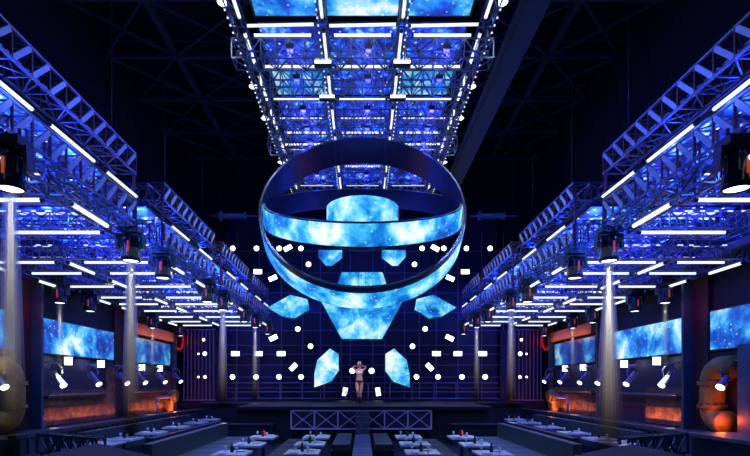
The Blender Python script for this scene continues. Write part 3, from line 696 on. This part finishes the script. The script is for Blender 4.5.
# ---------------- industrial pipes ----------------
def elbow(c, d0, up, R, r, n=8):
    pts = []
    for i in range(n+1):
        a = PI/2*i/n
        pts.append(Vector(c)+Vector(up)*R*math.sin(a)+Vector(d0)*R*(1-math.cos(a)))
    return pts
for s, sd in ((-1, 'left'), (1, 'right')):
    Y = 13.55; X = s*9.48; r = .29
    t = thing('industrial_pipe', '%s flanged elbow pipe standing by the %s wall' % ('large dull yellow' if s < 0 else 'large orange-glowing', sd), 'pipe', (X, Y, 1.0))
    za, zb = .62, 1.25
    up = elbow((0, 0, zb), (0, -1, 0), (0, 0, 1), .42, r)
    dn = elbow((0, 0, za), (0, -1, 0), (0, 0, -1), .42, r)
    MB().tube((0, 0, za-.02), (0, 0, zb+.02), r, 'pipe', 24).obj('straight_pipe', t)
    MB().path(up+[up[-1]+Vector((0, -.4, 0))], r, 'pipe', 24).obj('upper_elbow', t)
    MB().path(dn+[dn[-1]+Vector((0, -.15, 0))], [r]*9+[r*1.15], 'pipe', 24).obj('lower_elbow', t)
    for z in (za, zb): 
        mb = MB().tube((0, 0, z-.05), (0, 0, z+.05), r+.06, 'pipe', 24)
        for a in range(10): mb.tube(((r+.03)*math.cos(a*PI/5), (r+.03)*math.sin(a*PI/5), z-.08), ((r+.03)*math.cos(a*PI/5), (r+.03)*math.sin(a*PI/5), z+.08), .02, 'darksteel', 6)
        mb.obj('flange', t)
    # distant valve pipes with uplight
    Y2 = 24.3; X2 = s*9.35
    t = thing('valve_pipe', 'small yellow valve pipe glowing orange at the far end of the %s wall' % sd, 'pipe', (X2, Y2, .92))
    MB().path([(0, 0, 0), (0, 0, .55), (0, .08, .8), (0, .3, .9), (0, .5, .9)], .16, 'pipe', 14).obj('pipe_body', t)
    MB().tube((0, 0, .4), (0, 0, .5), .22, 'pipe', 16).tube((-s*.2, .15, .75), (-s*.3, .15, .75), .28, 'pipe', 16).obj('flange', t)
    MB().path([(0, -.15, .7), (0, -1.5, .7), (0, -1.6, .6), (0, -1.6, 0)], .06, 'yoke', 10).obj('branch_pipe', t)
    lamp('POINT', (X2-s*.35, Y2-.35, 1.2), 26, (1, .2, .02), None, .06)
lamp('POINT', (9.1, 12.7, 1.3), 26, (1, .12, .01), None, .08)
lamp('POINT', (9.65, 13.0, 2.1), 2, (1, .10, .02), None, .08)
lamp('POINT', (-8.9, 12.3, 2.9), 16, (1, .75, .4), None, .15)
# dark booth block and post in front of the right pipe
mb = MB().bb(7.8, 9.8, 9.6, 11.85, 0, 1.0, 'sofadark').bb(7.7, 9.85, 9.5, 11.88, 1.0, 1.08, 'step')
tag(mb.obj('booth_counter'), 'dark boxy counter in front of the glowing pipe', 'counter')
struct('pillar', MB().bb(9.3, 9.85, 12.0, 12.4, 0, 3.2, 'pillar'))

# ---------------- truss barriers ----------------
for s, sd in ((-1, 'left'), (1, 'right')):
    mb = MB(); truss(mb, (s*7.5, 11.7, .85), (s*5.6, 10.7, .85), .2, .42, 5, .045, 'darksteel', 'darksteel')
    for q in (0, .5, 1): mb.bar((s*(7.5-1.9*q), 11.7-q, 0), (s*(7.5-1.9*q), 11.7-q, .66), .06, 'darksteel')
    tag(mb.obj('truss_barrier'), 'dark lattice truss barrier standing at the %s end of the wall steps' % sd, 'barrier')
    # smooth foreground bar top with a mitred corner
    t = thing('bar_counter', 'smooth dark blue counter top at the %s foreground corner' % sd, 'counter')
    P = [(s*5.45, 10.3), (s*5.5, 6.5), (s*1.7, 6.5), (s*3.56, 8.45)]
    if s > 0: P = P[::-1]
    n = 4
    def pr(z0, z1, m, sc=1):
        cx = sum(p[0] for p in P)/n; cy = sum(p[1] for p in P)/n
        vs = [(cx+(x-cx)*sc, cy+(y-cy)*sc, z) for z in (z0, z1) for x, y in P]
        return MB().add(vs, [tuple(range(n-1, -1, -1)), tuple(range(n, 2*n))]+[(i, (i+1) % n, (i+1) % n+n, i+n) for i in range(n)], m)
    pr(.92, 1.0, 'stage').obj('counter_top', t); pr(0, .92, 'sofadark', .93).obj('base', t)

# ---------------- seating ----------------
def sofa(x0, x1, y0, y1, back, label, mt='sofa'):
    t = thing('bench_sofa', label, 'sofa', ((x0+x1)/2, y0, 0), 'bench sofas')
    cx = (x0+x1)/2; hw = abs(x1-x0)/2; L = y1-y0
    MB().bb(-hw, hw, 0, L, 0, .28, 'sofadark').obj('base', t)
    n = max(2, round(L/1.0))
    for k in range(n):
        MB().bb(-hw+.03, hw-.03, L*k/n+.02, L*(k+1)/n-.02, .28, .46, mt).obj('seat_cushion', t)
    b = MB()
    if back: b.bb(back*hw, back*(hw-.2), 0, L, .28, .92, mt); b.obj('backrest', t)
    return t
for s, sd in ((-1, 'left'), (1, 'right')):
    sofa(s*3.55, s*4.75, 10.8, 16.9, s, 'long slate bench sofa behind the small tables, %s of the aisle' % sd)
    sofa(s*1.75, s*2.4, 10.0, 16.2, 0, 'low dark double bench between two table rows, %s side' % sd, 'sofadark')
    sofa(s*.34, s*.92, 14.6, 18.1, 0, 'short pale bench beside the central walkway, %s side' % sd)
    sofa(s*5.0, s*5.7, 12.0, 17.8, -s, 'long bench sofa facing the %s wall' % sd, 'sofadark')
    sofa(s*7.15, s*7.68, 13.5, 22, s, 'long slate bench against the %s side steps' % sd)
    mb = MB().bb(s*5.3, s*6.4, 22.0, 22.3, .0, .42, 'stage').bb(s*5.35, s*6.35, 21.98, 22.0, .34, .42, 'blueled') if False else MB().bb(s*5.2, s*6.2, 18.6, 18.9, 0, .55, 'stage').bb(s*5.25, s*6.15, 18.58, 18.6, .40, .5, 'blueled')
    tag(mb.obj('lit_step'), 'dark step with a blue light strip at the %s end of the stage' % sd, 'step')
    # speaker-like blocks at the stage wings
    mb = MB().bb(s*3.3, s*4.9, 18.2, 18.95, 0, .7, 'sofadark').bb(s*3.25, s*4.95, 18.15, 18.97, .7, .76, 'stage')
    tag(mb.obj('stage_block'), 'low dark block in front of the stage, %s of the lattice' % sd, 'platform')
t = thing('walkway', 'narrow raised walkway leading up the middle to the stage', 'walkway')
MB().bb(-.26, .26, 10.5, 18.95, 0, .42, 'step').obj('deck', t)
for k in range(26): MB().bb(-.24, .24, 10.6+k*.32, 10.78+k*.32, .42, .435, 'yoke').obj('tread', t)
mb = MB()
for k in range(4): mb.bb(-.26, .26, 18.95-.25*(4-k), 18.95, .42+k*.2, .62+k*.2, 'step')
mb.obj('steps', t)

# ---------------- tables ----------------
tb = thing('dining_table', None, 'table'); tbu = [False]
MB().box((0, 0, .72), (.72, .8, .05), 'cloth').obj('table_top', tb)
MB().tube((0, 0, .03), (0, 0, .70), .04, 'darksteel', 10).obj('pedestal', tb)
MB().tube((0, 0, 0), (0, 0, .03), .24, 'darksteel', 16).obj('base', tb)
plate = MB().lathe([(0, .006), (.07, .004), (.12, .02), (.125, .024), (.12, .026), (.07, .012), (0, .012)], (0, 0, 0), 'china', 20)
pl_o = plate.obj('dinner_plate'); tag(pl_o, None, 'plate')
gl_o = MB().lathe([(0, 0), (.035, .002), (.006, .012), (.005, .05), (.025, .065), (.033, .10), (.029, .13), (.026, .13), (.03, .10), (.0, .07)], (0, 0, 0), 'china', 14).obj('wine_glass'); tag(gl_o, None, 'glass')
bt_o = MB().lathe([(0, 0), (.036, 0), (.038, .02), (.038, .12), (.014, .17), (.014, .21), (0, .21)], (0, 0, 0), 'glass', 14).obj('bottle'); tag(bt_o, None, 'bottle')
pu, gu, bu = [False], [False], [False]
rl = MB().lathe([(0, 0), (.05, 0), (.05, .01), (.03, .02), (.045, .06), (.05, .12), (.03, .14), (0, .14)], (0, 0, 0), 'redglass', 14).obj('table_candle'); tag(rl, None, 'candle'); ru = [False]
COLS = [(1.30, (14.2, 12.5, 10.9), 'row beside the walkway'), (2.80, (14.1, 12.35, 10.75), 'second row from the walkway'), (6.5, (21.3, 19.6, 17.5, 15.4, 13.65, 12.6), 'outer row')]
for s, sd in ((-1, 'left'), (1, 'right')):
    for X, Ys, rn in COLS:
        for k, Y in enumerate(Ys):
            od = ORD[k]
            where = '%s table from the stage, %s %s' % (od, sd, rn)
            place(tb, tbu, (s*X, Y, 0), 'small pale table, %s' % where.replace(' table', ''), 'small dining tables')
            for j, (dx, dy, q) in enumerate(((-.17, -.2, 'left near'), (.15, .2, 'right far'))):
                place(pl_o, pu, (s*X+dx, Y+dy, .745), 'white plate, %s, %s' % (q, where), 'dinner plates')
            place(gl_o, gu, (s*X+.12, Y-.1, .745), 'wine glass on the %s' % where, 'wine glasses')
            place(gl_o, gu, (s*X-.2, Y+.2, .745), 'far wine glass on the %s' % where, 'wine glasses')
            place(bt_o, bu, (s*X-.02, Y+.05, .745), 'dark bottle on the %s' % where, 'table bottles')
        if X == 2.8: place(rl, ru, (s*X+s*.05, Ys[0]+.28, .745), 'small red glowing candle on the table nearest the stage, %s side' % sd, 'red candles')
    lamp('AREA', (s*4.0, 13.5, 5.0), 45, (.6, .75, 1.0), None, size=(3.5, 9))  # fill lamp added to brighten the tables, no fixture

# ---------------- dancer ----------------
def skin_body(name, pts, edges, rad, m, parent, sub=2, root=0):
    me = bpy.data.meshes.new(name); me.from_pydata(pts, edges, []); o = bpy.data.objects.new(name, me); C.objects.link(o); o.parent = parent
    sk = o.modifiers.new('skin', 'SKIN'); sk.use_smooth_shade = True
    for i, r in enumerate(rad):
        d = me.skin_vertices[0].data[i]; d.radius = (r, r) if not isinstance(r, tuple) else r; d.use_root = (i == root)
    ss = o.modifiers.new('sub', 'SUBSURF'); ss.levels = sub; ss.render_levels = sub
    me.materials.append(M[m]); return o
dn = thing('person', 'blonde woman dancing on stage in a white crop top, elbows raised, hands behind her neck', 'person', (-.12, 19.75, SZ))
pts = [(0, 0, .97), (.0, .005, 1.10), (0, 0, 1.24), (0, 0, 1.37), (0, 0, 1.46), (0, -.01, 1.53), (0, -.02, 1.60), (0, -.01, 1.68), (0, 0, 1.73)]
rad = [(.15, .11), (.115, .085), (.13, .10), (.135, .09), .048, .055, .082, .085, .05]
edges = [(i, i+1) for i in range(8)]
def chain(start, L):
    a = start
    for p, r in L:
        pts.append(p); rad.append(r); edges.append((a, len(pts)-1)); a = len(pts)-1
    return a
for s in (-1, 1):
    wr = chain(3, [((s*.15, 0, 1.40), .05), ((s*.21, -.03, 1.46), .042), ((s*.27, -.06, 1.52), .036), ((s*.19, -.02, 1.56), .033), ((s*.115, .03, 1.56), .022), ((s*.09, .05, 1.555), (.03, .016))])
    for j in range(4):
        z = 1.585-.02*j; L = (.055, .065, .06, .045)[j]
        chain(wr, [((s*.075, .062, z), .009), ((s*(.075-L*.5), .078, z-.004), .008), ((s*(.075-L), .082, z-.012), .007)])
    chain(wr, [((s*.095, .035, 1.59), .010), ((s*.08, .03, 1.61), .009)])
LG = {-1: [((-.09, 0, .90), (.085, .09)), ((-.085, -.05, .70), .072), ((-.06, -.09, .50), .052), ((-.055, -.05, .36), .05), ((-.05, .0, .12), .030), ((-.05, .01, .07), .032), ((-.055, -.12, .025), (.03, .022)), ((-.06, -.17, .02), .02)],
      1: [((.09, 0, .90), (.085, .09)), ((.07, .0, .70), .072), ((.04, -.01, .50), .052), ((.04, .02, .36), .05), ((.04, .04, .12), .030), ((.04, .05, .07), .032), ((.06, -.08, .025), (.03, .022)), ((.065, -.13, .02), .02)]}
for s in (-1, 1): chain(0, LG[s])
skin_body('body', pts, edges, rad, 'skin', dn)
def tube_part(name, P, R, m): 
    return skin_body(name, P, [(i, i+1) for i in range(len(P)-1)], R, m, dn)
tube_part('crop_top', [(0, 0, 1.22), (0, -.005, 1.30), (0, 0, 1.38)], [(.14, .11), (.155, .115), (.145, .095)], 'white')
tube_part('shorts', [(0, 0, 1.04), (0, 0, .96), (0, 0, .90)], [(.145, .115), (.17, .125), (.175, .125)], 'darkfab')
for s in (-1, 1):
    b = [p for p, r in LG[s]][3:]
    tube_part('boot', [b[0], ((b[0][0]+b[1][0])/2, (b[0][1]+b[1][1])/2, .24), b[1], b[2], b[3], b[4]], [.058, .05, .04, .042, (.042, .032), .03], 'darkfab')
tube_part('hair', [(0, .03, 1.77), (0, .055, 1.70), (.0, .075, 1.60), (.01, .085, 1.50), (.01, .09, 1.40)], [.06, .085, .08, .065, .03], 'hair')
mb = MB()
for s in (-1, 1): mb.box((s*.03, -.098, 1.645), (.026, .01, .010), 'black')
mb.obj('eyes', dn)
MB().add([(-.012, -.09, 1.605), (.012, -.09, 1.605), (0, -.095, 1.645), (0, -.122, 1.61)], [(0, 1, 3), (1, 2, 3), (2, 0, 3)], 'skin').obj('nose', dn)
MB().box((0, -.095, 1.58), (.04, .01, .010), 'redwall').obj('mouth', dn)
lamp('SPOT', (-.12, 17.2, 6.5), 700, (1, .9, .85), None, .1, (math.radians(32), 0, 0), .17)
